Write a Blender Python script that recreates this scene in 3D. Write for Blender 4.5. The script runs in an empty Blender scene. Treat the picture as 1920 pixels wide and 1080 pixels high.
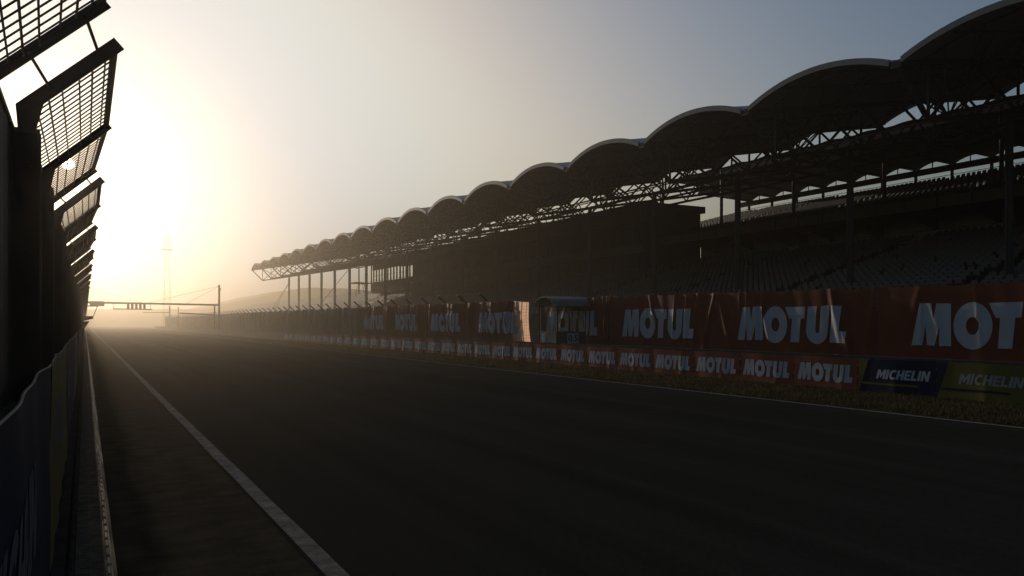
import bpy, bmesh, math, random
import numpy as np
from mathutils import Vector, Matrix

rnd = random.Random(7)
C = bpy.context.scene.collection
scene = bpy.context.scene

# ------------------------------------------------------------------ camera, sky, sun, exposure
# world axes: +Y runs down the straight, +X points at the grandstand, Z is up
cam_data = bpy.data.cameras.new('camera')
cam = bpy.data.objects.new('camera', cam_data)
C.objects.link(cam)
scene.camera = cam
cam_data.sensor_width = 36
cam_data.lens = 28
cam_data.shift_y = 66 / 1920
cam_data.clip_start = 0.05
cam_data.clip_end = 6000
cam.location = (0, 0, 1.7)
cam.rotation_euler = (math.pi / 2, 0, -math.radians(28.18))

SUN_ELEV, SUN_AZ = math.radians(9.9), math.radians(-0.95)
world = bpy.data.worlds.new('World')
scene.world = world
world.use_nodes = True
wn = world.node_tree
sky = wn.nodes.new('ShaderNodeTexSky')
sky.sky_type = 'NISHITA'
sky.sun_disc = False
sky.sun_elevation = SUN_ELEV
sky.sun_rotation = SUN_AZ
sky.dust_density = 3.0
sky.air_density = 1.0
sky.ozone_density = 1.0
SKY_STRENGTH, SKY_GAIN, SKY_GAMMA, SKY_WHITE = 0.1, 0.192, 1.66, 0.86
def wmath(op, a, b=None):
    n = wn.nodes.new('ShaderNodeMath')
    n.operation = op
    for i, q in enumerate((a, b)):
        if q is None: continue
        if isinstance(q, (int, float)): n.inputs[i].default_value = q
        else: wn.links.new(q, n.inputs[i])
    return n.outputs[0]
# a roll-off in the sky colour evens out the glare round the sun: each channel rolls off towards SKY_WHITE
sep = wn.nodes.new('ShaderNodeSeparateColor')
com = wn.nodes.new('ShaderNodeCombineColor')
wn.links.new(sky.outputs[0], sep.inputs[0])
for i in range(3):
    v = wmath('POWER', wmath('MULTIPLY', sep.outputs[i], SKY_GAIN * (1.0, 0.985, 1.04)[i]), SKY_GAMMA)
    v = wmath('SUBTRACT', 1.0, wmath('EXPONENT', wmath('MULTIPLY', v, -1.0)))
    wn.links.new(wmath('MULTIPLY', v, SKY_WHITE / SKY_STRENGTH), com.inputs[i])
# the visible disc of the sun
geo = wn.nodes.new('ShaderNodeTexCoord')
dot = wn.nodes.new('ShaderNodeVectorMath')
dot.operation = 'DOT_PRODUCT'
wn.links.new(geo.outputs['Generated'], dot.inputs[0])
dot.inputs[1].default_value = (math.sin(SUN_AZ) * math.cos(SUN_ELEV), math.cos(SUN_AZ) * math.cos(SUN_ELEV), math.sin(SUN_ELEV))
disc = wmath('GREATER_THAN', dot.outputs['Value'], math.cos(math.radians(0.33)))
add = wn.nodes.new('ShaderNodeMix')
add.data_type = 'RGBA'
add.blend_type = 'ADD'
wn.links.new(disc, add.inputs[0])
wn.links.new(com.outputs[0], add.inputs[6])
add.inputs[7].default_value = (300, 255, 190, 1)
wn.links.new(add.outputs[2], wn.nodes['Background'].inputs[0])
wn.nodes['Background'].inputs[1].default_value = SKY_STRENGTH

sun_data = bpy.data.lights.new('sun', 'SUN')
sun_data.energy = 4.0
sun_data.angle = math.radians(0.5)
sun_data.color = (1.0, 0.82, 0.62)
sun = bpy.data.objects.new('sun', sun_data)
C.objects.link(sun)
sun.rotation_euler = (math.pi / 2 - SUN_ELEV, 0, math.pi - SUN_AZ)

scene.view_settings.view_transform = 'Standard'
scene.view_settings.look = 'None'
scene.view_settings.gamma = 1
scene.view_settings.use_curve_mapping = False
scene.view_settings.exposure = 0.0
scene.cycles.use_denoising = True
scene.cycles.max_bounces = 5
scene.cycles.diffuse_bounces = 3
scene.cycles.glossy_bounces = 2
scene.cycles.transmission_bounces = 3
scene.cycles.volume_bounces = 1
scene.cycles.transparent_max_bounces = 6

HAZE_DENSITY = 0.0027
HAZE_ANISO = 0.855
HAZE_COLOR = (0.212, 0.190, 0.158)

# ------------------------------------------------------------------ materials
def mat(name, col, rough=0.7, spec=0.3, metal=0.0, var=0.25, vscale=3.0, bump=0.0, bscale=40.0,
        stretch=(1, 1, 1), translucent=0.0):
    m = bpy.data.materials.new(name)
    m.use_nodes = True
    n, l = m.node_tree.nodes, m.node_tree.links
    p = n['Principled BSDF']
    p.inputs['Roughness'].default_value = rough
    p.inputs['Specular IOR Level'].default_value = spec
    p.inputs['Metallic'].default_value = metal
    tc = n.new('ShaderNodeTexCoord')
    mp = n.new('ShaderNodeMapping')
    mp.inputs['Scale'].default_value = stretch
    l.new(tc.outputs['Object'], mp.inputs['Vector'])
    no = n.new('ShaderNodeTexNoise')
    no.inputs['Scale'].default_value = vscale
    no.inputs['Detail'].default_value = 6
    no.inputs['Roughness'].default_value = 0.65
    l.new(mp.outputs[0], no.inputs['Vector'])
    r = n.new('ShaderNodeValToRGB')
    r.color_ramp.elements[0].position = 0.3
    r.color_ramp.elements[1].position = 0.72
    a = [c * (1 - var) for c in col]
    b = [min(1, c * (1 + var)) for c in col]
    r.color_ramp.elements[0].color = (*a, 1)
    r.color_ramp.elements[1].color = (*b, 1)
    l.new(no.outputs['Fac'], r.inputs['Fac'])
    l.new(r.outputs['Color'], p.inputs['Base Color'])
    if bump > 0:
        n2 = n.new('ShaderNodeTexNoise')
        n2.inputs['Scale'].default_value = bscale
        n2.inputs['Detail'].default_value = 4
        l.new(mp.outputs[0], n2.inputs['Vector'])
        bp = n.new('ShaderNodeBump')
        bp.inputs['Strength'].default_value = bump
        bp.inputs['Distance'].default_value = 0.02
        l.new(n2.outputs['Fac'], bp.inputs['Height'])
        l.new(bp.outputs[0], p.inputs['Normal'])
    if translucent > 0:
        out = n['Material Output']
        t = n.new('ShaderNodeBsdfTranslucent')
        l.new(r.outputs['Color'], t.inputs['Color'])
        mx = n.new('ShaderNodeMixShader')
        mx.inputs[0].default_value = translucent
        l.new(p.outputs[0], mx.inputs[1])
        l.new(t.outputs[0], mx.inputs[2])
        l.new(mx.outputs[0], out.inputs['Surface'])
    return m

M = {}
M['asphalt'] = mat('asphalt', (0.027, 0.028, 0.0255), 0.95, 0.0, var=0.18, vscale=0.5, bump=0.6, bscale=90, stretch=(1.6, 0.12, 1))
def add_chips(m, amount, col):
    """pale aggregate chips and rubber streaks over the base colour"""
    n, l = m.node_tree.nodes, m.node_tree.links
    p = n['Principled BSDF']
    src = p.inputs['Base Color'].links[0].from_socket
    tc = n.new('ShaderNodeTexCoord')
    vo = n.new('ShaderNodeTexVoronoi')
    vo.inputs['Scale'].default_value = 14
    l.new(tc.outputs['Object'], vo.inputs['Vector'])
    r = n.new('ShaderNodeValToRGB')
    r.color_ramp.elements[0].position = 0.035
    r.color_ramp.elements[0].color = (amount, amount, amount, 1)
    r.color_ramp.elements[1].position = 0.085
    r.color_ramp.elements[1].color = (0, 0, 0, 1)
    l.new(vo.outputs['Distance'], r.inputs['Fac'])
    mx = n.new('ShaderNodeMix')
    mx.data_type = 'RGBA'
    l.new(r.outputs['Color'], mx.inputs[0])
    l.new(src, mx.inputs[6])
    mx.inputs[7].default_value = (*col, 1)
    mp = n.new('ShaderNodeMapping')
    mp.inputs['Scale'].default_value = (2.2, 0.02, 1)
    l.new(tc.outputs['Object'], mp.inputs['Vector'])
    no = n.new('ShaderNodeTexNoise')
    no.inputs['Scale'].default_value = 1.0
    no.inputs['Detail'].default_value = 3
    l.new(mp.outputs[0], no.inputs['Vector'])
    r2 = n.new('ShaderNodeValToRGB')
    r2.color_ramp.elements[0].position = 0.35
    r2.color_ramp.elements[0].color = (0.88, 0.88, 0.88, 1)
    r2.color_ramp.elements[1].position = 0.65
    r2.color_ramp.elements[1].color = (1.09, 1.09, 1.09, 1)
    l.new(no.outputs['Fac'], r2.inputs['Fac'])
    m2 = n.new('ShaderNodeMix')
    m2.data_type = 'RGBA'
    m2.blend_type = 'MULTIPLY'
    m2.inputs[0].default_value = 1.0
    l.new(mx.outputs[2], m2.inputs[6])
    l.new(r2.outputs['Color'], m2.inputs[7])
    l.new(m2.outputs[2], p.inputs['Base Color'])
add_chips(M['asphalt'], 0.35, (0.09, 0.085, 0.075))
M['old_asphalt'] = mat('old_asphalt', (0.036, 0.034, 0.028), 0.92, 0.0, var=0.35, vscale=2.6, bump=0.8, bscale=70, stretch=(1.0, 1.5, 1))
add_chips(M['old_asphalt'], 0.4, (0.10, 0.09, 0.075))
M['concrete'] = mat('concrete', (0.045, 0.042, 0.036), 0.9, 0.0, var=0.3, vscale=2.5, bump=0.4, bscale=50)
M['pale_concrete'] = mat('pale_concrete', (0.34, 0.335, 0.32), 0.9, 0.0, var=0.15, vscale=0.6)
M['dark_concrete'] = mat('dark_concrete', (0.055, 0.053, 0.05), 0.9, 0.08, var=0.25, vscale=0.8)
M['white_paint'] = mat('white_paint', (0.14, 0.142, 0.138), 0.8, 0.0, var=0.5, vscale=7.0, bump=0.3, bscale=80)
M['soil'] = mat('soil', (0.030, 0.029, 0.016), 0.95, 0.0, var=0.4, vscale=0.8)
M['grass'] = mat('grass', (0.050, 0.044, 0.024), 0.8, 0.02, var=0.5, vscale=1.2, translucent=0.35)
M['hill'] = mat('hill', (0.05, 0.055, 0.03), 0.95, 0.0, var=0.4, vscale=0.05)
M['cast_iron'] = mat('cast_iron', (0.13, 0.112, 0.088), 0.85, 0.0, 0.0, var=0.4, vscale=8, bump=0.4, bscale=60)
M['drain_dark'] = mat('drain_dark', (0.01, 0.01, 0.01), 0.9, 0.1)
M['kerb_stone_lit'] = mat('kerb_stone_lit', (0.26, 0.215, 0.16), 0.8, 0.08, var=0.4, vscale=6, bump=0.6, bscale=70)  # stone edging, its sunlit highlight put into a paler, warmer colour
M['fence_steel'] = mat('fence_steel', (0.012, 0.012, 0.011), 0.6, 0.3, 0.2, var=0.3, vscale=4)
M['fence_sheet'] = mat('fence_sheet', (0.012, 0.011, 0.010), 0.7, 0.25, 0.0, var=0.35, vscale=2)
M['galvanised'] = mat('galvanised', (0.10, 0.10, 0.095), 0.7, 0.2, 0.0, var=0.25, vscale=5)
M['stand_steel'] = mat('stand_steel', (0.026, 0.027, 0.027), 0.6, 0.3, 0.1, var=0.2, vscale=2)
M['column_steel'] = mat('column_steel', (0.042, 0.048, 0.05), 0.6, 0.25, 0.0, var=0.2, vscale=2)
M['roof_membrane'] = mat('roof_membrane', (0.38, 0.39, 0.40), 0.6, 0.3, var=0.15, vscale=0.5)
M['fascia'] = mat('fascia', (0.15, 0.165, 0.162), 0.5, 0.35, var=0.12, vscale=1.0)
M['seat_plastic'] = mat('seat_plastic', (0.095, 0.097, 0.10), 0.7, 0.12, var=0.25, vscale=0.7)
M['press_wall'] = mat('press_wall', (0.06, 0.056, 0.05), 0.75, 0.2, var=0.2, vscale=0.6)
M['press_light'] = mat('press_light', (0.16, 0.155, 0.145), 0.75, 0.2, var=0.15, vscale=0.6)
M['dark_glass'] = mat('dark_glass', (0.012, 0.013, 0.013), 0.5, 0.12, var=0.1)
M['banner_orange'] = mat('banner_orange', (0.215, 0.076, 0.042), 0.65, 0.12, var=0.12, vscale=1.5, translucent=0.5)
M['banner_low'] = mat('banner_low', (0.26, 0.090, 0.050), 0.7, 0.06, var=0.22, vscale=1.2, translucent=0.25)
M['banner_flap_lit'] = mat('banner_flap_lit', (0.85, 0.58, 0.42), 0.5, 0.3, var=0.06, vscale=3.0, translucent=0.8)  # paler copy of the orange sheet, sunlit glow put into its colour
M['letter_pale'] = mat('letter_pale', (0.38, 0.425, 0.465), 0.7, 0.06, var=0.06, vscale=3.0, translucent=0.1)
M['letter_grey'] = mat('letter_grey', (0.22, 0.25, 0.24), 0.7, 0.05, var=0.08, vscale=3.0)
M['wall_lettering'] = mat('wall_lettering', (0.10, 0.11, 0.12), 0.7, 0.03, var=0.1, vscale=3.0)
M['banner_blue'] = mat('banner_blue', (0.018, 0.027, 0.050), 0.7, 0.03, var=0.1, vscale=2.0, translucent=0.1)
M['banner_yellow'] = mat('banner_yellow', (0.125, 0.115, 0.032), 0.7, 0.03, var=0.1, vscale=2.0, translucent=0.1)
M['tarp_green'] = mat('tarp_green', (0.13, 0.125, 0.085), 0.65, 0.15, var=0.2, vscale=1.2, stretch=(1, 3, 0.5), translucent=0.25)
M['booth_dark'] = mat('booth_dark', (0.055, 0.06, 0.058), 0.5, 0.4, 0.1, var=0.15)
M['booth_panel'] = mat('booth_panel', (0.14, 0.145, 0.14), 0.5, 0.4, 0.1, var=0.15)
M['booth_roof'] = mat('booth_roof', (0.22, 0.21, 0.19), 0.35, 0.5, 0.0, var=0.1, translucent=0.35)
M['sign_blue'] = mat('sign_blue', (0.26, 0.30, 0.36), 0.5, 0.3, var=0.08)
M['sign_black'] = mat('sign_black', (0.02, 0.02, 0.022), 0.5, 0.3, var=0.05)
M['paper'] = mat('paper', (0.45, 0.44, 0.40), 0.7, 0.2, var=0.1)

g = bpy.data.materials.new('clear_glass')
g.use_nodes = True
gn, gl = g.node_tree.nodes, g.node_tree.links
gt = gn.new('ShaderNodeBsdfTransparent')
gt.inputs[0].default_value = (0.9, 0.92, 0.9, 1)
gg = gn.new('ShaderNodeBsdfGlossy')
gg.inputs['Roughness'].default_value = 0.05
gm = gn.new('ShaderNodeMixShader')
gm.inputs[0].default_value = 0.06
gl.new(gt.outputs[0], gm.inputs[1])
gl.new(gg.outputs[0], gm.inputs[2])
gl.new(gm.outputs[0], gn['Material Output'].inputs['Surface'])
M['clear_glass'] = g

# ------------------------------------------------------------------ helpers
def tag(o, label=None, cat=None, group=None, kind=None):
    if label: o['label'] = label
    if cat: o['category'] = cat
    if group: o['group'] = group
    if kind: o['kind'] = kind
    return o

def empty(name, loc=(0, 0, 0)):
    o = bpy.data.objects.new(name, None)
    C.objects.link(o)
    o.location = loc
    o.empty_display_size = 0.3
    return o

ORD = ('first second third fourth fifth sixth seventh eighth ninth tenth eleventh twelfth thirteenth fourteenth '
       'fifteenth sixteenth seventeenth eighteenth nineteenth twentieth').split()
def ordinal(n):                      # 1-based
    if n <= 20: return ORD[n - 1]
    tens = {20: 'twenty', 30: 'thirty', 40: 'forty', 50: 'fifty', 60: 'sixty'}
    exact = {20: 'twentieth', 30: 'thirtieth', 40: 'fortieth', 50: 'fiftieth', 60: 'sixtieth'}
    t, u = n // 10 * 10, n % 10
    return exact[t] if u == 0 else tens[t] + '-' + ORD[u - 1]

class MB:
    """collects boxes, bars and sheets, and links them as one mesh object"""
    def __init__(self):
        self.v, self.f, self.mi = [], [], []
    def add(self, vs, fs, mi=0):
        b = len(self.v)
        self.v += [tuple(v) for v in vs]
        self.f += [tuple(b + i for i in f) for f in fs]
        self.mi += [mi] * len(fs)
        return self
    def box(self, x0, x1, y0, y1, z0, z1, mi=0):
        vs = [(x, y, z) for z in (z0, z1) for y in (y0, y1) for x in (x0, x1)]
        return self.add(vs, [(0, 2, 3, 1), (4, 5, 7, 6), (0, 1, 5, 4), (2, 6, 7, 3), (0, 4, 6, 2), (1, 3, 7, 5)], mi)
    def prism(self, prof, y0, y1, axis='y', mi=0):
        """closed profile of (a, b) pairs swept along one axis"""
        n = len(prof)
        def P(a, b, t):
            return (a, t, b) if axis == 'y' else ((t, a, b) if axis == 'x' else (a, b, t))
        vs = [P(a, b, y0) for a, b in prof] + [P(a, b, y1) for a, b in prof]
        fs = [(i, (i + 1) % n, n + (i + 1) % n, n + i) for i in range(n)]
        fs += [tuple(range(n - 1, -1, -1)), tuple(range(n, 2 * n))]
        return self.add(vs, fs, mi)
    def bar(self, a, b, w, h=None, sides=4, mi=0, up=(0, 0, 1)):
        """bar from a to b; four sides give a w x h section, more sides a tube of radius w"""
        a, b = Vector(a), Vector(b)
        d = (b - a)
        if d.length < 1e-6: return self
        d.normalize()
        u = Vector(up)
        s = d.cross(u)
        if s.length < 1e-3: s = d.cross(Vector((1, 0, 0)))
        s.normalize()
        u = s.cross(d)
        vs = []
        if sides == 4:
            h = h or w
            ring = [(-w / 2, -h / 2), (w / 2, -h / 2), (w / 2, h / 2), (-w / 2, h / 2)]
        else:
            ring = [(w * math.cos(2 * math.pi * i / sides), w * math.sin(2 * math.pi * i / sides)) for i in range(sides)]
        for p in (a, b):
            vs += [p + s * x + u * y for x, y in ring]
        n = len(ring)
        fs = [(i, (i + 1) % n, n + (i + 1) % n, n + i) for i in range(n)] + [tuple(range(n - 1, -1, -1)), tuple(range(n, 2 * n))]
        return self.add(vs, fs, mi)
    def path(self, pts, r, sides=5, mi=0):
        for a, b in zip(pts[:-1], pts[1:]): self.bar(a, b, r, sides=sides, mi=mi)
        return self
    def grid(self, pts, nu, nv, mi=0):
        return self.add(pts, [(j * nu + i, j * nu + i + 1, (j + 1) * nu + i + 1, (j + 1) * nu + i)
                              for j in range(nv - 1) for i in range(nu - 1)], mi)
    def build(self, name, m, parent=None, smooth=False, loc=None):
        me = bpy.data.meshes.new(name)
        me.from_pydata(self.v, [], self.f)
        for x in (m if isinstance(m, (list, tuple)) else [m]): me.materials.append(x)
        if isinstance(m, (list, tuple)): me.polygons.foreach_set('material_index', self.mi)
        if smooth: me.polygons.foreach_set('use_smooth', [True] * len(me.polygons))
        me.update()
        o = bpy.data.objects.new(name, me)
        C.objects.link(o)
        if parent: o.parent = parent
        if loc: o.location = loc
        return o

def link_copy(o, parent, loc=None):
    c = o.copy()
    C.objects.link(c)
    c.parent = parent
    if loc is not None: c.location = loc
    return c

def numpy_mesh(name, verts, quads, m, parent=None):
    me = bpy.data.meshes.new(name)
    nv, nf, k = len(verts), len(quads), quads.shape[1]
    me.vertices.add(nv)
    me.vertices.foreach_set('co', verts.astype(np.float32).ravel())
    me.loops.add(nf * k)
    me.loops.foreach_set('vertex_index', quads.astype(np.int32).ravel())
    me.polygons.add(nf)
    me.polygons.foreach_set('loop_start', np.arange(0, nf * k, k, dtype=np.int32))
    me.update(calc_edges=True)
    me.materials.append(m)
    o = bpy.data.objects.new(name, me)
    C.objects.link(o)
    if parent: o.parent = parent
    return o

# ------------------------------------------------------------------ the setting
GROUND_X0, GROUND_X1, GROUND_Y0, GROUND_Y1 = -420, 420, -80, 900
DRAIN0, DRAIN1 = -0.068, 0.138          # drain channel beside the pit wall
LINE_L, LINE_R = 1.5, 13.4              # painted edge lines
RAIL_X, FENCE_X = 16.74, 19.0           # low rail, tall fence

o = MB().grid([(x, y, -0.06) for y in (GROUND_Y0, 0, 100, 200, 300, GROUND_Y1) for x in (GROUND_X0, 0, 30, 100, GROUND_X1)], 5, 6).build('ground', M['soil'])
tag(o, kind='structure')
ny = 140
ys = [GROUND_Y0 + (620 - GROUND_Y0) * (i / (ny - 1)) ** 1.6 for i in range(ny)]
o = MB().grid([(x, y, 0.0) for y in ys for x in np.linspace(LINE_L - 0.1, LINE_R + 0.1, 6)], 6, ny).build('track', M['asphalt'])
tag(o, kind='structure')
o = MB().grid([(x, y, -0.004) for y in ys for x in (0.2, 0.8, LINE_L + 0.05)], 3, ny).build('pit_side_strip', M['old_asphalt'])
tag(o, kind='structure')
o = MB().box(-0.21, DRAIN0 - 0.055, GROUND_Y0, 300, -0.05, -0.008).build('wall_base_strip', M['concrete'])
tag(o, kind='structure')

def paint_strip(name, x0, x1, y0, y1, z, seed):
    r = random.Random(seed)
    mb = MB()
    n = 160
    pts = []
    for i in range(n):
        y = y0 + (y1 - y0) * (i / (n - 1)) ** 1.5
        a, b = r.uniform(-0.006, 0.006), r.uniform(-0.006, 0.006)
        pts += [(x0 + a, y, z), (x1 + b, y, z)]
    return tag(mb.grid(pts, 2, n).build(name, M['white_paint']), kind='structure')
paint_strip('white_line', LINE_L - 0.072, LINE_L + 0.072, -10, 420, 0.004, 1)
paint_strip('white_line', LINE_R - 0.075, LINE_R + 0.055, -10, 420, 0.004, 2)
# grid marks far down the straight
mb = MB()
for k in range(6):
    y = 110 + k * 8
    x = 3.4 if k % 2 else 7.2
    mb.add([(x, y, .005), (x + 2.4, y, .005), (x + 2.4, y + .25, .005), (x, y + .25, .005)], [(0, 1, 2, 3)])
tag(mb.build('grid_marking', M['white_paint']), kind='structure')

# the grass verge between the track and the rail: soil sheet plus blades
o = MB().grid([(x, y, z) for y in ys for x, z in ((LINE_R + 0.06, 0.0), (15.2, 0.03), (17.6, 0.05))], 3, ny).build('verge_soil', M['soil'])
tag(o, kind='structure')
rs = np.random.RandomState(3)
N = 90000
gy = 5 + (rs.rand(N) ** 1.7) * 165
gx = LINE_R + 0.07 + rs.rand(N) * 3.4
keep = rs.rand(N) < np.clip((gx - LINE_R) / 0.5, 0.15, 1)
patch = np.sin(gx * 2.3 + np.sin(gy * .8) * 2) * np.sin(gy * 1.1) + rs.rand(N)
keep &= patch > -0.35
gx, gy = gx[keep], gy[keep]
n = len(gx)
sc_ = 1 + gy / 45
hgt = (0.03 + 0.06 * rs.rand(n)) * np.where(gx > 16.0, 0.8, 1.0) * (1 + gy / 400)
ang = rs.rand(n) * 6.283
wd = 0.011 * sc_
lean = (rs.rand(n, 2) - .5) * 0.09
z0 = np.interp(gx, [LINE_R, 15.2, 17.6], [0, .03, .05])
v = np.zeros((n, 3, 3))
v[:, 0] = np.stack([gx - np.cos(ang) * wd, gy - np.sin(ang) * wd, z0 - .01], 1)
v[:, 1] = np.stack([gx + np.cos(ang) * wd, gy + np.sin(ang) * wd, z0 - .01], 1)
v[:, 2] = np.stack([gx + lean[:, 0], gy + lean[:, 1], z0 + hgt], 1)
o = numpy_mesh('grass', v.reshape(-1, 3), np.arange(3 * n).reshape(-1, 3), M['grass'])
tag(o, kind='stuff')

# rising land beyond the end of the straight and behind the far stand
def land(x, y):
    h = 7.5 * max(0, min(1, (y - 420) / 160)) + 4 * math.sin(x * .011 + 1) * max(0, min(1, (y - 420) / 160))
    if x > 75:
        h += max(0, min(1, (x - 75) / 70)) * max(0, min(1, (y - 500) / 120)) * (20 + 2.0 * math.sin(x * .04) + 1.5 * math.sin(y * .05 + x * .02))
    if x < -40:
        h += max(0, min(1, (-40 - x) / 80)) * 6
    return h + 0.5 * math.sin(x * .23) * math.sin(y * .19) * (h > 1) - 0.3
xs_ = np.linspace(-410, 410, 83)
ys_ = np.linspace(225, 890, 68)
o = MB().grid([(x, y, land(x, y)) for y in ys_ for x in xs_], len(xs_), len(ys_)).build('hills', M['hill'], smooth=True)
tag(o, kind='structure')

# ------------------------------------------------------------------ drain channel by the pit wall
t = empty('drain_channel', (0.035, 4, 0))
tag(t, 'slotted iron drain channel running along the foot of the pit wall', 'drain')
def inv(ob, par):
    ob.parent = par
    ob.location = -par.location
    return ob
mb = MB().box(DRAIN0 - .05, DRAIN1 + .06, 0, 300, -0.055, -0.05)
inv(mb.build('channel_bed', M['drain_dark']), t)
mb = MB()
y = 2.0
gx0, gx1 = DRAIN0 + .006, DRAIN1 - .018
for xx in (gx0, (gx0 + gx1) / 2 - .004, gx1 - .008):
    mb.box(xx, xx + .008, 0, 300, -0.026, -0.007)
while y < 60:
    mb.box(gx0 + .009, gx1 - .009, y, y + .024, -0.026, -0.004)
    y += .055 if y < 24 else .11
mb.box(gx0 + .009, gx1 - .009, 60, 300, -0.026, -0.006)
inv(mb.build('grate', M['cast_iron']), t)
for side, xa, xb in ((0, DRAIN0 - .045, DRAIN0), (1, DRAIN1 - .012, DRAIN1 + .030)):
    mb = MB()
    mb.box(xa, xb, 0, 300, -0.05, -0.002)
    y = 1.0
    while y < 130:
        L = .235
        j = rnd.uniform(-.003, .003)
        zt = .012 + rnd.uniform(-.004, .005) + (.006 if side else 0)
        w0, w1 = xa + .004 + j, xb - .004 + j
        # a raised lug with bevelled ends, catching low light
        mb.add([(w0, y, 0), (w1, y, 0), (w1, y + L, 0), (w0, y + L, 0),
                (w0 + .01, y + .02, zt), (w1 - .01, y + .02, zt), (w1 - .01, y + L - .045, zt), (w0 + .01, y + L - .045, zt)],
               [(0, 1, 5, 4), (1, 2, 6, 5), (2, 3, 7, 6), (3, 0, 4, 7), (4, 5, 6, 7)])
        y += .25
    inv(mb.build('channel_edge', M['kerb_stone_lit'] if side else M['concrete']), t)  # right edge carries sunlight in its colour, left edge a dimmer tone

# ------------------------------------------------------------------ pit wall and the fence that leans over it
t = empty('pit_wall', (-.45, 20, 0))
tag(t, 'long low concrete pit wall under the leaning fence on the left', 'wall')
mb = MB().prism([(-.80, -.02), (-.225, -.02), (-.225, 1.24), (-.26, 1.265), (-.80, 1.265)], 0.6, 235)
inv(mb.build('wall_body', M['concrete']), t)

P_BAY = 5.0
fence = empty('leaning_catch_fence', (-.33, 5.2, 1.26))
tag(fence, 'dark steel catch fence on the pit wall with mesh frames leaning over the track', 'fence')
ARMS = (0.0, 2.18, 4.36)
FAR_SHIFT = -.08
B0, T0 = Vector((-.315, 0, 1.63)), Vector((.175, 0, 2.08))     # arm foot and tip, measured from the wall top (z 1.26)
adir = (T0 - B0).normalized()
nrm = Vector((-adir.z, 0, adir.x))
def bay_meshes():
    res = []
    def arm(y):
        m = MB()
        foot = [(-.315, 1.48), (-.315, 1.69)]
        a = B0 + nrm * .05
        dx = FAR_SHIFT if y > 4 else 0
        hh = .040 if y < 1 else .032
        prof = [((B0 + adir * .11 - nrm * hh).x, (B0 + adir * .11 - nrm * hh).z),
                ((T0 - nrm * hh).x, (T0 - nrm * hh).z), ((T0 + nrm * hh).x, (T0 + nrm * hh).z),
                ((B0 + nrm * hh).x, (B0 + nrm * hh).z)]
        if y < 4: prof = [(-.33, 1.50), (-.25, 1.50)] + prof
        else: prof = [((B0 - nrm * hh).x, (B0 - nrm * hh).z)] + prof
        prof = [(p[0] + dx, p[1]) for p in prof]
        m.prism(prof, y, y + .010)
        fl = ((B0 + adir * .08 + nrm * (hh - .010)), (T0 + nrm * (hh - .010)), (T0 + nrm * (hh + .001)), (B0 + adir * .08 + nrm * (hh + .001)))
        m.prism([(p.x + dx, p.z) for p in fl], y + .0105, y + .034)
        return m
    for y in ARMS: res.append(('arm', arm(y), M['fence_steel']))
    # side rails of the frame and the wire mesh between the arms
    for q in (.03, .95):
        m = MB()
        p = B0.lerp(T0, q)
        for y0, y1, dx in ((.04, ARMS[1] - .01, 0), (ARMS[1] + .04, ARMS[2] - .01, FAR_SHIFT)):
            m.bar((p.x, y0, p.z), (p.x + dx, y1, p.z), .012 if q < .5 else .05, .012, up=nrm)
        res.append(('frame_rail', m, M['fence_steel']))
    m = MB()
    for y0, y1, fx in ((.04, ARMS[1], 0), (ARMS[1] + .04, ARMS[2], FAR_SHIFT)):
        k = 0
        for q in (.14, .26, .40, .58, .72, .86):
            p = B0.lerp(T0, q)
            m.bar((p.x, y0, p.z), (p.x + fx, y1, p.z), .0085 if k in (1, 4) else .0055, sides=4 if k in (1, 4) else 5, up=nrm)
            k += 1
        y = y0 + .1
        while y < y1 - .03:
            a, b = B0.lerp(T0, .03), B0.lerp(T0, .95)
            sx = fx * (y - y0) / (y1 - y0)
            m.bar((a.x + sx, y, a.z), (b.x + sx, y, b.z), .0052, sides=5)
            y += .125
    res.append(('wire_mesh', m, M['fence_steel']))
    m = MB()
    for q in (.30, .80):
        p = B0.lerp(T0, q)
        m.bar((p.x + FAR_SHIFT, ARMS[2] - .03, p.z), (p.x, P_BAY + .04, p.z), .009, sides=6)
    res.append(('tie_rod', m, M['fence_steel']))
    # H-section posts
    for y, w in ((.02, .165), (ARMS[1] + .02, .12)):
        m = MB()
        x1 = -.225
        m.box(x1 - w, x1, y, y + .012, 0, 1.535)
        m.box(x1 - w, x1, y + .14, y + .152, 0, 1.53)
        m.box(x1 - w / 2 - .006, x1 - w / 2 + .006, y + .012, y + .14, 0, 1.53)
        for bz in (.35, .85, 1.33):
            for bx in (.3, .7):
                m.bar((x1 - w * bx, y - .008, bz), (x1 - w * bx, y, bz), .012, sides=6)
        res.append(('post', m, M['fence_steel']))
    m = MB()
    n = 18
    for i in range(n):          # corrugated dark sheet behind the posts
        y0, y1 = .17 + i * (P_BAY - .17) / n, .17 + (i + 1) * (P_BAY - .17) / n
        ym = (y0 + y1) / 2
        m.add([(-.36, y0, .02), (-.352, ym, .02), (-.36, y1, .02), (-.36, y0, 1.50), (-.352, ym, 1.50), (-.36, y1, 1.50)], [(0, 1, 4, 3), (1, 2, 5, 4)])
    m.box(-.37, -.345, .16, P_BAY + .01, 1.50, 1.53)
    res.append(('sheet_panel', m, M['fence_sheet']))
    return res
proto = None
for k in range(-1, 39):
    b = empty('fence_bay')
    b.parent = fence
    b.location = (.33, k * P_BAY, 0)
    if proto is None:
        proto = [mb.build(nm, mm, b) for nm, mb, mm in bay_meshes()]
    else:
        for p in proto: link_copy(p, b)

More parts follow.
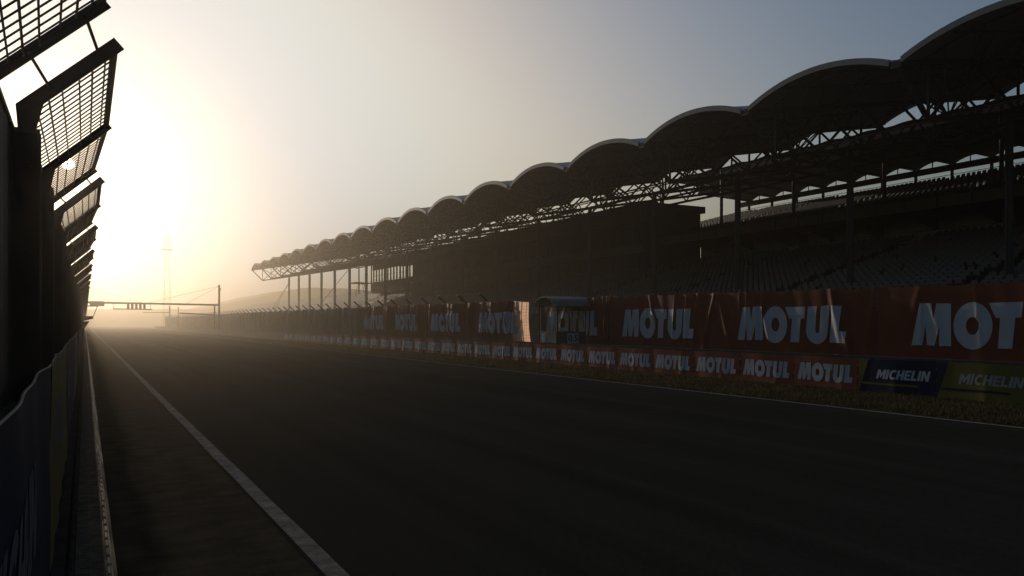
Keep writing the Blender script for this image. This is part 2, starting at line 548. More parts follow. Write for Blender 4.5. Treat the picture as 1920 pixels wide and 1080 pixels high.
# vinyl banners draped over the pit wall
def glyph(ch):
    """outer polygons of the heavy slanted letters, cap height 1"""
    if ch == 'M':
        return [[(0, 0), (.277, 0), (.37, .47), (.40, 0), (.59, 0), (.728, .44), (.728, 0), (1.0, 0), (1.0, 1), (.646, 1), (.574, .6), (.523, 1), (.23, 1)]]
    if ch == 'O':
        n = 28
        cx, cy = 1.50, .48
        out = [(cx + .445 * math.cos(6.2832 * i / n), cy + .545 * math.sin(6.2832 * i / n)) for i in range(n)]
        inn = [(cx + .150 * math.cos(6.2832 * i / n), cy + .205 * math.sin(6.2832 * i / n)) for i in range(n)]
        return [[out[i], out[(i + 1) % n], inn[(i + 1) % n], inn[i]] for i in range(n)]
    if ch == 'T':
        return [[(2.06, -.02), (2.36, -.02), (2.425, .66), (2.555, .66), (2.58, 1), (1.86, 1), (2.01, .66), (2.11, .66)]]
    if ch == 'U':
        o_ = [(2.665, 1), (2.61, .36)]
        o_ += [(2.97 - .36 * math.cos(a), .33 - .39 * math.sin(a)) for a in np.linspace(.12, 3.02, 12)]
        o_ += [(3.33, .36), (3.40, 1), (3.11, 1), (3.065, .36)]
        o_ += [(2.985 + .075 * math.cos(a), .34 - .10 * math.sin(a)) for a in np.linspace(.2, 2.94, 7)]
        o_ += [(2.91, .36), (2.97, 1)]
        return [o_]
    if ch == 'L':
        return [[(3.375, -.01), (3.89, -.01), (3.94, .31), (3.715, .31), (3.78, 1), (3.475, 1)]]
WORD = [p for ch in 'MOTUL' for p in glyph(ch)]
WORD_W = 3.94

def flat_polys_mesh(polys, cuts_s, cuts_t):
    """polygons in (s, t), triangulated and cut along the grid lines of the cloth they lie on"""
    bm = bmesh.new()
    for p in polys:
        q = [p[i] for i in range(len(p)) if (Vector(p[i]) - Vector(p[i - 1])).length > 1e-5]
        bm.faces.new([bm.verts.new((a, b, 0)) for a, b in q])
    bm.normal_update()
    bmesh.ops.triangulate(bm, faces=bm.faces[:])
    xs0 = [v.co.x for v in bm.verts]
    ys0 = [v.co.y for v in bm.verts]
    for c in cuts_s:
        if min(xs0) < c < max(xs0):
            bmesh.ops.bisect_plane(bm, geom=bm.verts[:] + bm.edges[:] + bm.faces[:], plane_co=(c, 0, 0), plane_no=(1, 0, 0))
    for c in cuts_t:
        if min(ys0) < c < max(ys0):
            bmesh.ops.bisect_plane(bm, geom=bm.verts[:] + bm.edges[:] + bm.faces[:], plane_co=(0, c, 0), plane_no=(0, 1, 0))
    return bm

def text_polys(text, height, shear, embolden):
    """outlines of built-in lettering as (s, t) polygons (triangles), lower left at the origin"""
    cu = bpy.data.curves.new('lettering', 'FONT')
    cu.body = text
    cu.size = 1.0
    cu.shear = shear
    cu.offset = embolden
    cu.resolution_u = 3
    ob = bpy.data.objects.new('lettering', cu)
    C.objects.link(ob)
    dg = bpy.context.evaluated_depsgraph_get()
    me = bpy.data.meshes.new_from_object(ob.evaluated_get(dg))
    bpy.data.objects.remove(ob)
    bm = bmesh.new()
    bm.from_mesh(me)
    bmesh.ops.triangulate(bm, faces=bm.faces[:])
    xs = [v.co.x for v in bm.verts]
    zs = [v.co.y for v in bm.verts]
    k = height / (max(zs) - min(zs))
    res = [[((v.co.x - min(xs)) * k, (v.co.y - min(zs)) * k) for v in f.verts] for f in bm.faces]
    bm.free()
    bpy.data.meshes.remove(me)
    return res, (max(xs) - min(xs)) * k

def cloth(name, parent, surf, s0, s1, t0, t1, ns, nt, m, texts=(), off=.008, thick=True):
    """banner sheet over the (s, t) rectangle, plus lettering pieces lying on it"""
    ss, ts = np.linspace(s0, s1, ns), np.linspace(t0, t1, nt)
    ob = MB().grid([surf(s, t) for t in ts for s in ss], ns, nt).build(name, m, parent, smooth=True)
    for nm, polys, tm in texts:
        bm = flat_polys_mesh(polys, ss, ts)
        for v in bm.verts:
            s, tt = v.co.x, v.co.y
            e = .01
            p = Vector(surf(s, tt))
            d1 = Vector(surf(s + e, tt)) - Vector(surf(s - e, tt))
            d2 = Vector(surf(s, tt + e)) - Vector(surf(s, tt - e))
            nn = d1.cross(d2).normalized()
            v.co = p + nn * off
        me = bpy.data.meshes.new(nm)
        bm.to_mesh(me)
        bm.free()
        me.materials.append(tm)
        me.polygons.foreach_set('use_smooth', [True] * len(me.polygons))
        lo = bpy.data.objects.new(nm, me)
        C.objects.link(lo)
        lo.parent = ob
    return ob

# ---- left wall banners
left_spec = [(1.2, 5.85, 'blue'), (5.9, 11.3, 'yellow'), (11.4, 19.0, 'blue'), (19.1, 26.0, 'yellow'), (26.1, 34.0, 'blue'),
             (34.1, 42.0, 'yellow'), (42.1, 52.0, 'blue'), (52.1, 64.0, 'yellow')]
def block_word(shear):
    n = 12
    ring = np.linspace(math.radians(48), math.radians(312), n)
    g = {'M': ([(0, 0), (.23, 0), (.23, .60), (.40, .15), (.50, .15), (.67, .60), (.67, 0), (.90, 0), (.90, 1), (.62, 1), (.45, .55), (.28, 1), (0, 1)], .90),
         'I': ([(0, 0), (.24, 0), (.24, 1), (0, 1)], .24),
         'C': ([(.40 + .40 * math.cos(q), .5 + .52 * math.sin(q)) for q in ring] + [(.40 + .17 * math.cos(q), .5 + .29 * math.sin(q)) for q in reversed(ring)], .68),
         'H': ([(0, 0), (.24, 0), (.24, .39), (.46, .39), (.46, 0), (.70, 0), (.70, 1), (.46, 1), (.46, .61), (.24, .61), (.24, 1), (0, 1)], .70),
         'E': ([(0, 0), (.58, 0), (.58, .21), (.24, .21), (.24, .40), (.52, .40), (.52, .60), (.24, .60), (.24, .79), (.58, .79), (.58, 1), (0, 1)], .58),
         'L': ([(0, 0), (.55, 0), (.55, .22), (.24, .22), (.24, 1), (0, 1)], .55),
         'N': ([(0, 0), (.23, 0), (.23, .58), (.50, 0), (.75, 0), (.75, 1), (.52, 1), (.52, .42), (.25, 1), (0, 1)], .75)}
    x, res = 0, []
    for ch in 'MICHELIN':
        pts, w = g[ch]
        res.append([(x + p + shear * q, q) for p, q in pts])
        x += w + .075
    return res, x
MICH, MICH_W = block_word(.22)
for i, (ya, yb, colr) in enumerate(left_spec):
    r = random.Random(50 + i)
    ph = [r.uniform(0, 6.28) for _ in range(5)]
    def surf(s, t, ya=ya, yb=yb, ph=ph):
        top = 1.43 + .008 * math.sin(s * .9 + ph[0]) + .004 * math.sin(s * 3.3 + ph[1])
        z = .06 + (top - .06) * t
        x = -.205 + .010 * t * math.sin(s * 2.1 + ph[2]) + .006 * math.sin(s * 5.2 + ph[3] + t * 3) + .004 * math.sin(t * 8 + s * 1.3)
        return (x, ya + s, z)
    L = yb - ya
    k = min(.42, (L - 1.4) / MICH_W)
    word = [[(s * k + .9, t * k / 1.37 + .42) for s, t in p] for p in MICH]
    ob = cloth('wall_banner', None, surf, 0, L, 0, 1, max(30, int(L * 12)), 12, M['banner_blue' if colr == 'blue' else 'banner_yellow'],
               [('lettering', word, M['wall_lettering'])], off=.004)
    hem = MB().path([(surf(s, 1.0)[0], surf(s, 1.0)[1], surf(s, 1.0)[2] + .004) for s in np.linspace(0, L, int(L * 8))], .006, 5)
    hem.build('hem', M['galvanised'], ob)
    where = 'nearest the camera' if i == 0 else ('%s banner along the wall' % ordinal(i + 1))
    tag(ob, '%s vinyl banner hung on the pit wall, %s' % (colr, where), 'banner', 'banners draped along the pit wall')

# small platform sticking out from the pit wall far down
t = empty('marshal_basket', (-.2, 70, 1.3))
tag(t, 'small steel lookout basket jutting out over the track from the far pit wall', 'lookout platform')
mb = MB().prism([(-.1, .55), (.75, .75), (.75, .95), (-.1, .95)], 0, 1.6)
mb.build('basket_floor', M['fence_steel'], t)
mb = MB().path([(.75, 0, .95), (1.05, 0, 1.75), (.2, 0, 1.75)], .025).path([(.75, 1.6, .95), (1.05, 1.6, 1.75), (.2, 1.6, 1.75)], .025).bar((1.05, 0, 1.75), (1.05, 1.6, 1.75), .025, sides=5)
mb.build('hand_rail', M['fence_steel'], t)
mb = MB().prism([(-.05, -.1), (.1, -.1), (.5, .56), (-.05, .54)], .7, .9)
mb.build('bracket', M['fence_steel'], t)

# ------------------------------------------------------------------ right side: low rail, verge banners
t = empty('guard_rail', (RAIL_X + .15, 8, 0))
tag(t, 'low steel crash barrier behind the orange verge banners', 'crash barrier')
gr = t
mb = MB()
for zc in (.22, .50, .77):
    mb.prism([(RAIL_X + .06, zc - .13), (RAIL_X + .12, zc - .13), (RAIL_X + .12, zc + .13), (RAIL_X + .06, zc + .13), (RAIL_X + .09, zc + .05), (RAIL_X + .09, zc - .05)], 0, 240)
inv(mb.build('rail', M['galvanised']), t)
mb = MB()
for k in range(80):
    y = 2 + k * 3
    mb.box(RAIL_X + .125, RAIL_X + .24, y, y + .1, 0, .9)
inv(mb.build('rail_post', M['galvanised']), t)

def low_surf(y1, y0, ph, x0):
    L = y1 - y0
    def surf(s, t):                       # s runs from the far end towards the camera
        y = y1 - s
        top = .84 + .010 * math.sin(s * 3 + ph[0])
        z = .03 + (top - .03) * t
        x = x0 - .005 * math.sin(s * 4.5 + ph[1] + t * 2) * (1 - .5 * t) - .010 * math.sin(math.pi * s / L) - .012 * math.exp(-((s - ph[4] * L) / .10) ** 2) * (1 - t) - .03 * (1 - t) ** 2
        return (x, y, z)
    return surf
Y = 13.25
for k in range(32):
    r = random.Random(200 + k)
    ph = [r.uniform(0, 6.28) for _ in range(4)] + [r.uniform(.1, .9)]
    y0, y1 = Y + 2.0 * k, Y + 2.0 * k + 1.975
    sf = low_surf(y1, y0, ph, RAIL_X)
    kx = 1.72 / WORD_W
    word = [[(s * kx + .12, .19 / .8 + (t * .44) / .81) for s, t in p] for p in WORD]
    ob = cloth('verge_banner', None, sf, 0, y1 - y0, 0, 1, 34, 8, M['banner_low'], [('lettering', word, M['letter_pale'])], off=.005)
    tag(ob, 'orange verge banner with pale lettering on the low rail, %s beyond the blue banner' % ordinal(k + 1), 'banner', 'orange banners along the low rail')

for k in range(21):
    r = random.Random(700 + k)
    ph = [r.uniform(0, 6.28) for _ in range(4)] + [r.uniform(.1, .9)]
    y0 = Y + 64.05 + 6.0 * k
    ob = cloth('rail_panel', None, low_surf(y0 + 5.95, y0, ph, RAIL_X), 0, 5.95, 0, 1, 40, 5, M['tarp_green'])
    tag(ob, 'plain grey green sheet on the low rail, %s beyond the last orange verge banner' % ordinal(k + 1), 'sheet', 'plain sheets along the low rail')

# blue and yellow tyre-maker banners at the near end of the rail
def slant_panel(name, y1, y0, main, other, lettering_m, stripe_m, label, first):
    r = random.Random(int(y1 * 10))
    ph = [r.uniform(0, 6.28) for _ in range(4)] + [.5]
    sf = low_surf(y1, y0, ph, RAIL_X)
    L = y1 - y0
    k = .235
    word = [[(s * 1.36 / MICH_W + .50, .43 + t * .225 / .81) for s, t in p] for p in MICH]
    stripe = [[(.10, .245), (1.62, .245), (1.60, .305), (.085, .305)]]
    texts = [('lettering', word, lettering_m), ('stripe', stripe, stripe_m)]
    if first:
        texts.append(('corner', [[(.0, .02), (.03, .02), (.29, 1.0), (.0, 1.0)]], M['banner_yellow']))
    else:
        texts.append(('corner', [[(.0, .02), (.03, .02), (.27, 1.0), (.0, 1.0)]], M['banner_blue']))
    ob = cloth(name, None, sf, 0, L, 0, 1, 30, 8, main, texts, off=.005)
    return tag(ob, label, 'banner', 'tyre maker banners on the low rail')
slant_panel('verge_banner', 13.22, 11.20, M['banner_blue'], None, M['letter_pale'], M['banner_yellow'],
            'dark blue verge banner with pale lettering and a yellow stripe, left of the yellow one', True)
slant_panel('verge_banner', 11.18, 9.0, M['banner_yellow'], None, M['letter_grey'], M['banner_blue'],
            'yellow verge banner with pale lettering and a blue stripe at the right edge', False)

# ------------------------------------------------------------------ tall fence with hung banners
def fence_top(y):
    return float(np.interp(y, [5, 13, 28, 60, 90, 240], [2.66, 2.70, 2.86, 3.02, 3.12, 3.25]))
t = empty('tall_catch_fence', (FENCE_X, 9, 0))
tag(t, 'tall mesh fence with leaning post tips carrying the large banners', 'fence')
PITCH = 2.83
posts = [7.37 + PITCH * i for i in range(81)]
pm = MB().bar((0, 0, 0), (0, 0, 1), .10, .10)
pm_me = am_me = None
for y in posts:
    zt = fence_top(y) - .02
    mb = MB().box(.03, .13, -.05, .05, 0, zt)
    po = mb.build('post', M['stand_steel'], t, loc=Vector((FENCE_X, y, 0)) - t.location)
    if y < 37: continue
    if am_me is None:
        ao = MB().bar((.09, 0, 0), (-.36, 0, .40), .09, .09).bar((.1, 0, -.12), (.1, 0, .06), .09).build('arm', M['stand_steel'], po, loc=(0, 0, zt))
        am_me = ao
    else:
        link_copy(am_me, po, (0, 0, zt))
mb = MB()
yy = np.arange(6, 233, .25)
for y in yy:
    mb.bar((FENCE_X + .02, y, .05), (FENCE_X + .02, y, fence_top(y) - .05), .006)
for q in np.linspace(.04, 1, 18):
    ptsq = [(FENCE_X + .012, y, .05 + q * (fence_top(y) - .08)) for y in (6, 13, 28, 60, 90, 233)]
    for a, b in zip(ptsq[:-1], ptsq[1:]): mb.bar(a, b, .006)
inv(mb.build('wire_mesh', M['stand_steel']), t)
mb = MB()
for h in (0, .17, .36):
    xo = 0 if h == 0 else -.36 * h / .40
    pts_ = [(FENCE_X + .08 + xo, y, fence_top(y) + h) for y in (38.5, 60, 90, 233)]
    for a, b in zip(pts_[:-1], pts_[1:]): mb.bar(a, b, .012)
inv(mb.build('top_cable', M['stand_steel']), t)

def drape_surf(y1, y0, seed, mess, flap=None):
    r = random.Random(seed)
    L = y1 - y0
    # hanging points: fence posts that fall inside, and both ends
    pins = sorted([0.02, L - .02] + [y1 - p for p in posts if y0 + .3 < p < y1 - .3])
    folds = []
    for p in pins:
        for _ in range(r.choice((1, 2, 2, 3))):
            sharp = 1.0 if mess < 1.1 else .72
            folds.append((p + r.uniform(-.05, .05), r.uniform(-.9, .9), r.uniform(.05, .11) * sharp, r.uniform(.03, .085) * mess / sharp, r.uniform(.35, 1.0)))
    for _ in range(int(3 + 4 * mess)):
        folds.append((r.uniform(.2, L - .2), r.uniform(-.35, .35), r.uniform(.03, .08), r.uniform(.012, .05) * mess, r.uniform(.5, 1.1)))
    belly = .02 + .11 * min(1, max(0, (mess - .9) / .3))
    ph = [r.uniform(0, 6.28) for _ in range(6)]
    sag = .035 * (.6 + mess)
    def surf(s, t):
        y = y1 - s
        dn = 1 - t
        x = FENCE_X - .05 - .03 * math.sin(s * 1.7 + ph[0]) * math.sin(t * 2.5 + ph[1]) * mess
        x -= belly * math.sin(math.pi * max(0, min(1, (s - max([p for p in pins if p <= s] or [pins[0]])) / PITCH))) * (.25 + .75 * math.sin(math.pi * min(1, dn + .12)))
        x -= .012 * mess * math.sin(s * 9 + ph[2] + 2.2 * t) * (.4 + .6 * abs(math.sin(t * 2 + ph[3])))
        for p, slope, w, amp, ln in folds:
            c = p + slope * dn
            f = math.exp(-((s - c) / (w * (1 + .5 * dn))) ** 2)
            x -= amp * f * max(0, min(1, (ln - dn) * 4)) * min(1, .35 + dn * 3)
        # droop of the upper hem between hanging points
        a = max([p for p in pins if p <= s] or [pins[0]])
        b = min([p for p in pins if p > s] or [pins[-1]])
        dr = 4 * (s - a) * (b - s) / max(.1, (b - a) ** 2) if b > a else 0
        zt = fence_top(y) - .03 - sag * max(0, dr)
        z = .55 + (zt - .55) * t
        if flap and s > flap:
            q = s - flap
            x += q * .80 + .025 * math.sin(q * 17 + t * 1.5) + .015 * math.sin(q * 31)
            y = y1 - flap - q * .55
            z -= .05 * q
        return (x, y, z)
    return surf

big = [  # far end, near end, far edge of the word, messiness, flap start
    (14.35, 7.9, 13.35, .35, None), (20.60, 14.40, 19.6, .6, None), (26.90, 20.65, 26.0, .7, None), (32.40, 26.95, 32.0, 1.0, None),
    (40.0, 33.6, 39.1, 1.5, 4.85), (46.8, 40.1, 45.8, 1.25, None), (53.6, 46.9, 52.5, 1.25, None), (60.2, 53.7, 59.2, 1.3, None)]
big_where = ['cut by the right edge of the picture', 'above the last orange verge banners, taut and dark', 'with diagonal creases, left of the taut one',
             'hanging right behind the marshal booth', 'whose sunlit end hangs loose beside the booth', 'next beyond the one with the loose sunlit end',
             'crumpled, second beyond the loose sunlit one', 'most crumpled, beside the green tarpaulins']
for i, (y1, y0, yw, mess, flap) in enumerate(big):
    sf = drape_surf(y1, y0, 300 + i, mess, flap)
    L = y1 - y0
    kx = 4.27 / WORD_W
    zt = fence_top((y0 + y1) / 2)
    hh = zt - .58
    zb, lh = 1.14 + (zt - 2.7) * .4, 1.07
    word = [[((y1 - yw) + s * kx, (zb - .55 + t * lh) / hh) for s, t in p] for p in WORD]
    ns = int(L / .055)
    if flap:
        se = np.linspace(0, flap, int(flap / .055))
        def sf2(s, t, sf=sf): return sf(s, t)
        # the loose end is the same sheet, lit through by the sun, with more glow put into a paler colour
        ss = np.linspace(0, L - .15, ns)
        ts = np.linspace(0, 1, 16)
        ob = cloth('large_banner', None, sf, 0, flap, 0, 1, int(flap / .055), 16, M['banner_orange'],
                   [('lettering', [[(min(s, flap), t_) for s, t_ in p] for p in word if min(a for a, b in p) < flap - .02], M['letter_pale'])], off=.012)
        lowp = [[(min(max(s, flap + .001), flap + .84), t_) for s, t_ in p] for p in word if max(a for a, b in p) > flap + .05]
        cloth('loose_end', ob, sf, flap, flap + .85, 0, 1, 24, 16, M['banner_flap_lit'], [('lettering', lowp, M['letter_pale'])], off=.012)
    else:
        ob = cloth('large_banner', None, sf, 0, L, 0, 1, ns, 16, M['banner_orange'], [('lettering', word, M['letter_pale'])], off=.012)
    tag(ob, 'large orange fence banner with pale lettering, %s' % big_where[i], 'banner', 'large orange banners on the tall fence')

# green tarpaulins further down
y = 60.3
k = 0
while y < 231:
    L = PITCH * 2 if k < 8 else PITCH * 3
    mess = 2.2 if k < 6 else 1.2
    sf = drape_surf(y + L - .05, y, 400 + k, mess)
    ob = cloth('fence_tarpaulin', None, sf, 0, L - .05, 0, 1, int(L / (.07 if k < 8 else .14)), 12, M['tarp_green'])
    tag(ob, 'grey green tarpaulin on the tall fence, %s beyond the orange banners' % ordinal(k + 1), 'tarpaulin', 'green tarpaulins on the tall fence')
    y += L
    k += 1

# ------------------------------------------------------------------ marshal booth
bx0, bx1, by0, by1 = 17.3, 18.75, 28.35, 29.7
t = empty('marshal_booth', ((bx0 + bx1) / 2, (by0 + by1) / 2, 0))
tag(t, 'small dark marshal booth with a curved roof in front of the fence opening', 'booth')
def bp(mb, name, m, par=None, smooth=False):
    o = mb.build(name, m, smooth=smooth)
    if par is None: return inv(o, t)
    o.parent = par
    return o
mb = MB()
for x in (bx0, (bx0 + bx1) / 2, bx1 - .06):
    for y in (by0, by1 - .06):
        mb.box(x, x + .06, y, y + .06, 0, 2.46)
mb.box(bx0, bx0 + .05, by0 + .062, by1 - .062, 2.36, 2.44).box(bx1 - .05, bx1, by0 + .062, by1 - .062, 2.36, 2.44)
mb.box(bx0 + .062, bx1 - .062, by0 + .005, by0 + .05, 2.40, 2.455).box(bx0 + .062, bx1 - .062, by1 - .05, by1 - .005, 2.40, 2.455)
bp(mb, 'frame', M['booth_dark'])
bp(MB().box(bx0 - .012, bx0 - .002, by0 + .02, by1 - .02, .05, 1.30), 'front_panel', M['booth_panel'])
sp = bp(MB().box(bx0 + .01, bx1 - .01, by0 - .016, by0 - .004, .05, 1.30), 'side_panel', M['booth_dark'])
bp(MB().box(bx0 + .01, bx1 - .01, by1 + .004, by1 + .016, .05, 1.30), 'side_panel', M['booth_dark'])
bp(MB().box(bx0 - .03, bx0 + .05, by0 - .03, by1 + .03, 1.303, 1.345).box(bx0 + .052, bx1, by0 - .03, by0 + .04, 1.303, 1.345).box(bx0 + .052, bx1, by1 - .04, by1 + .03, 1.303, 1.345), 'counter', M['booth_dark'])
n = 16
arc = [((by0 + by1) / 2 - .80 * math.cos(a), 2.44 + .40 * math.sin(a)) for a in np.linspace(0.0, math.pi, n)]
mb = MB()
prof = arc + [(a, b - .035) for a, b in reversed(arc)]
mb.prism([(a, b) for a, b in prof], bx0 - .22, bx1 + .25, axis='x')
rf = bp(mb, 'roof', M['booth_roof'])
mb = MB()
for x in (bx0 - .23, bx0 + .03, (bx0 + bx1) / 2, bx1 + .2):
    mb.path([(x, a, b - .045) for a, b in arc], .02, 4)
mb.bar((bx0 + .03, (by0 + by1) / 2, 2.44), (bx0 + .03, (by0 + by1) / 2, 2.80), .03)
mb.bar((bx0 + .03, by0 - .1, 2.44), (bx0 + .03, by1 + .1, 2.44), .03)
o = mb.build('roof_rib', M['booth_dark'], rf)
mb = MB().box(bx0 + .055, bx0 + .06, by0 + .07, by1 - .07, 1.35, 2.36)
bp(mb, 'pane', M['clear_glass'])
mb = MB().box(bx0 + .07, (bx0 + bx1) / 2 - .01, by0 + .02, by0 + .026, 1.35, 2.40)
bp(mb, 'pane', M['clear_glass'])
mb = MB().box((bx0 + bx1) / 2 + .07, bx1 - .07, by0 + .02, by0 + .026, 1.35, 2.40)
bp(mb, 'pane', M['clear_glass'])
bp(MB().box(bx0 - .022, bx0 - .014, by1 - .48, by1 - .2, .90, 1.27), 'notice', M['paper'])
mb = MB()
for q in range(5):
    mb.box(bx0 - .0255, bx0 - .0235, by1 - .45, by1 - .24 - .05 * (q % 3), .94 + q * .06, .965 + q * .06)
bp(mb, 'notice_print', M['sign_black'])
sg = bp(MB().box(17.80, 18.36, by0 - .030, by0 - .018, .86, 1.28), 'distance_sign', M['sign_blue'])
pol, w = text_polys('0.5', .27, 0.0, 0.02)
bm = bmesh.new()
for p in pol:
    bm.faces.new([bm.verts.new((18.09 - w * .55 + a * 1.1, by0 - .034, .935 + b)) for a, b in p])
me = bpy.data.meshes.new('number')
bm.to_mesh(me)
me.materials.append(M['sign_black'])
lo = bpy.data.objects.new('number', me)
C.objects.link(lo)
lo.parent = sg

# ------------------------------------------------------------------ grandstand
FR = [5.3 + 10.0 * k for k in range(-2, 20)]         # frame lines along the straight
DF, DB = 34.7, 60.4                                  # front and rear edge of the main roof
def z_top(d): return 14.40 + .17 * (d - 34.7)        # springing of the vaults
def z_bot(d): return 11.87 + .17 * (d - 37.2)        # bottom chord
RISE = 0.98
stand = empty('grandstand', (45, 100, 0))
tag(stand, 'long covered grandstand with a scalloped vaulted roof on steel columns', 'grandstand')
def part(mb, name, m, smooth=False, par=None):
    o = mb.build(name, m, smooth=smooth)
    if par is not None:
        o.parent = par
        return o
    return inv(o, stand)

def vault_arc(n, inset=.32, thick=0.0, rise=RISE):
    h = 5 - inset
    R = (h * h + rise * rise) / (2 * rise)
    a0 = math.asin(h / R)
    return [(R * math.sin(a), R * math.cos(a) - (R - rise) + thick) for a in np.linspace(-a0, a0, n)]
nA = 19
vault = fas = None
mb = MB()
arc0 = vault_arc(nA)
ds = np.linspace(DF, DB, 7)
pts = [(d, a, z_top(d) + b + .05) for d in ds for a, b in arc0]
mb.grid(pts, nA, len(ds))
pts2 = [(d, a, z_top(d) + b) for d in ds for a, b in arc0]
mb.grid(list(pts2), nA, len(ds))
mv = mb
mf = MB()                                            # curved front board
fr = []
for (a, b) in arc0:
    fr += [(DF - .10, a, z_top(DF) + b - .15), (DF - .10, a, z_top(DF) + b + .15), (DF + .05, a, z_top(DF) + b + .19), (DF + .05, a, z_top(DF) + b - .15)]
for i in range(nA - 1):
    b_ = i * 4
    for q in range(4):
        mf.f.append((b_ + q, b_ + (q + 1) % 4, b_ + 4 + (q + 1) % 4, b_ + 4 + q)); mf.mi.append(0)
mf.f += [(0, 1, 2, 3), ((nA - 1) * 4 + 3, (nA - 1) * 4 + 2, (nA - 1) * 4 + 1, (nA - 1) * 4)]; mf.mi += [0, 0]
mf.v = fr
# ribs and struts hanging below each vault
ms = MB()
mfan = MB()
for d in (36.2, 41.5, 47, 52.5, 58):
    ms.path([(d, a, z_top(d) + b - .14) for a, b in arc0[::3]], .055, 5)
for d0, d1 in ((36.2, 41.5),):
    dm = (d0 + d1) / 2
    for a in (-5, 5):
        for dd, aa in ((d0, a * .3), (d1, a * .3), (dm, a * .55), (d0, a * .7), (dm, 0)):
            b_ = RISE * (1 - (aa / 5) ** 2)
            mfan.bar((dm, a, z_bot(dm) + .1), (dd, aa, z_top(dd) + b_ - .14), .042, sides=5)
mfan.bar((38.85, -5, z_bot(38.85) + .1), (38.85, 5, z_bot(38.85) + .1), .05, sides=5)
for aa in (-2.4, 0, 2.4):
    b_ = RISE * (1 - (aa / 5) ** 2)
    ms.bar((35.2, aa, z_top(35.2) + b_ - .12), (59.8, aa, z_top(59.8) + b_ - .12), .06, sides=5)
for k in range(len(FR) - 1):
    yc = (FR[k] + FR[k + 1]) / 2
    if vault is None:
        vault = mv.build('roof_vault', M['roof_membrane'], stand, smooth=True)
        fas = mf.build('fascia', M['fascia'], vault)
        stt = ms.build('roof_rib', M['stand_steel'], vault)
        fan = mfan.build('roof_strut', M['stand_steel'], vault)
        vault.location = Vector((0, yc, 0)) - stand.location
    else:
        c = link_copy(vault, stand, Vector((0, yc, 0)) - stand.location)
        link_copy(fas, c)
        link_copy(stt, c)
        if k < 14: link_copy(fan, c)

# transverse trusses on the frame lines
mt = MB()
top = lambda d: (d, 0, z_top(d) - .16)
bot = lambda d: (d, 0, z_bot(d))
mt.bar(top(DF + .1), top(DB), .20, .22)
mt.bar(bot(37.2), bot(DB), .22, .24)
mt.bar(top(DF + .15), bot(37.2), .20, .20)
nodes = np.linspace(37.2, DB, 7)
for i in range(6):
    a, b = nodes[i], nodes[i + 1]
    mt.bar(bot(a), top(b), .13)
    mt.bar(top(a), bot(b), .13)
for i in (0, 2, 4, 6):
    mt.bar(bot(nodes[i]), top(nodes[i]), .12)
mt.box(DF - .02, DF + .5, -.28, .28, z_top(DF) - .30, z_top(DF) + .06)
mt.bar((DF + .5, 0, z_top(DF + .5) - .02), (DB, 0, z_top(DB) - .02), .62, .10)       # valley gutter
tr = None
for y in FR:
    if tr is None:
        tr = mt.build('roof_truss', M['stand_steel'], stand)
        tr.location = Vector((0, y, 0)) - stand.location
    else:
        link_copy(tr, stand, Vector((0, y, 0)) - stand.location)
# lengthwise girders
def girder(d, name, zl, zh, mids, panel):
    m = MB()
    y0, y1 = FR[0], FR[-1]
    m.bar((d, y0, zl), (d, y1, zl), .20, .22)
    m.bar((d, y0, zh), (d, y1, zh), .16, .16)
    for q in mids:
        m.bar((d + .25, y0, zl + (zh - zl) * q), (d + .25, y1, zl + (zh - zl) * q), .14, .22)
    for k in range(len(FR) - 1):
        for j in range(panel):
            ya, yb = FR[k] + 10 * j / panel, FR[k] + 10 * (j + 1) / panel
            ym = (ya + yb) / 2
            m.bar((d, ya, zl), (d, ym, zh), .11)
            m.bar((d, ym, zh), (d, yb, zl), .11)
    part(m, name, M['stand_steel'])
part(MB().bar((43.4, FR[0], z_bot(43.4) - .02), (43.4, FR[-1], z_bot(43.4) - .02), .16, .16), 'long_girder', M['stand_steel'])
girder(60.1, 'long_girder', z_bot(60.1) - .25, z_top(60.1) - .45, (.35, .68), 2)

# columns
mc = MB()
mc.bar((0, 0, 0), (0, 0, z_bot(43.4) - .05), .20, sides=10)
mc.bar((0, 0, 1.4), (0, 0, 1.5), .26, sides=10)
mc.bar((-.26, .02, 2.6), (-.26, .02, z_bot(43.4) - .4), .045, sides=6)                # rain pipe
for z in (4, 7, 10): mc.bar((-.26, .02, z), (-.1, .02, z), .06, .05)
col = None
for y in FR:
    y -= .4
    if y > 196: continue
    if col is None:
        col = mc.build('column', M['column_steel'], stand, smooth=False)
        col.location = Vector((43.4, y, 0)) - stand.location
    else:
        link_copy(col, stand, Vector((43.4, y, 0)) - stand.location)
# bracing cables at the far end
m = MB()
for a, b in (((43.4, 195, 11.5), (40.5, 214, 1)), ((43.4, 195, 11.5), (43.4, 222, 1)), ((43.4, 145, 12), (43.4, 178, 2.0))):
    m.bar(a, b, .05, sides=5)
part(m, 'stay_cable', M['galvanised'])

# lower tier
def deck_z(d): return 1.7 + .30 * (d - 37)
ROWS = 25
TREAD = .84
prof = [(36.2, 0.0), (36.2, 1.7)]
row_pos = []
for i in range(ROWS):
    d0 = 37 + i * TREAD
    prof += [(d0, 1.7 + .252 * i), (d0, 1.7 + .252 * (i + 1))]
    row_pos.append((d0 + .02, 1.7 + .252 * (i + 1)))
dl = 37 + ROWS * TREAD
zl = 1.7 + .252 * ROWS
prof += [(dl + 1.2, zl), (dl + 1.2, 0.0)]
# stand body: lit end to end, several lengths so each can be culled
m = MB().prism(prof, -15, 330)
part(m, 'lower_deck', M['dark_concrete'])
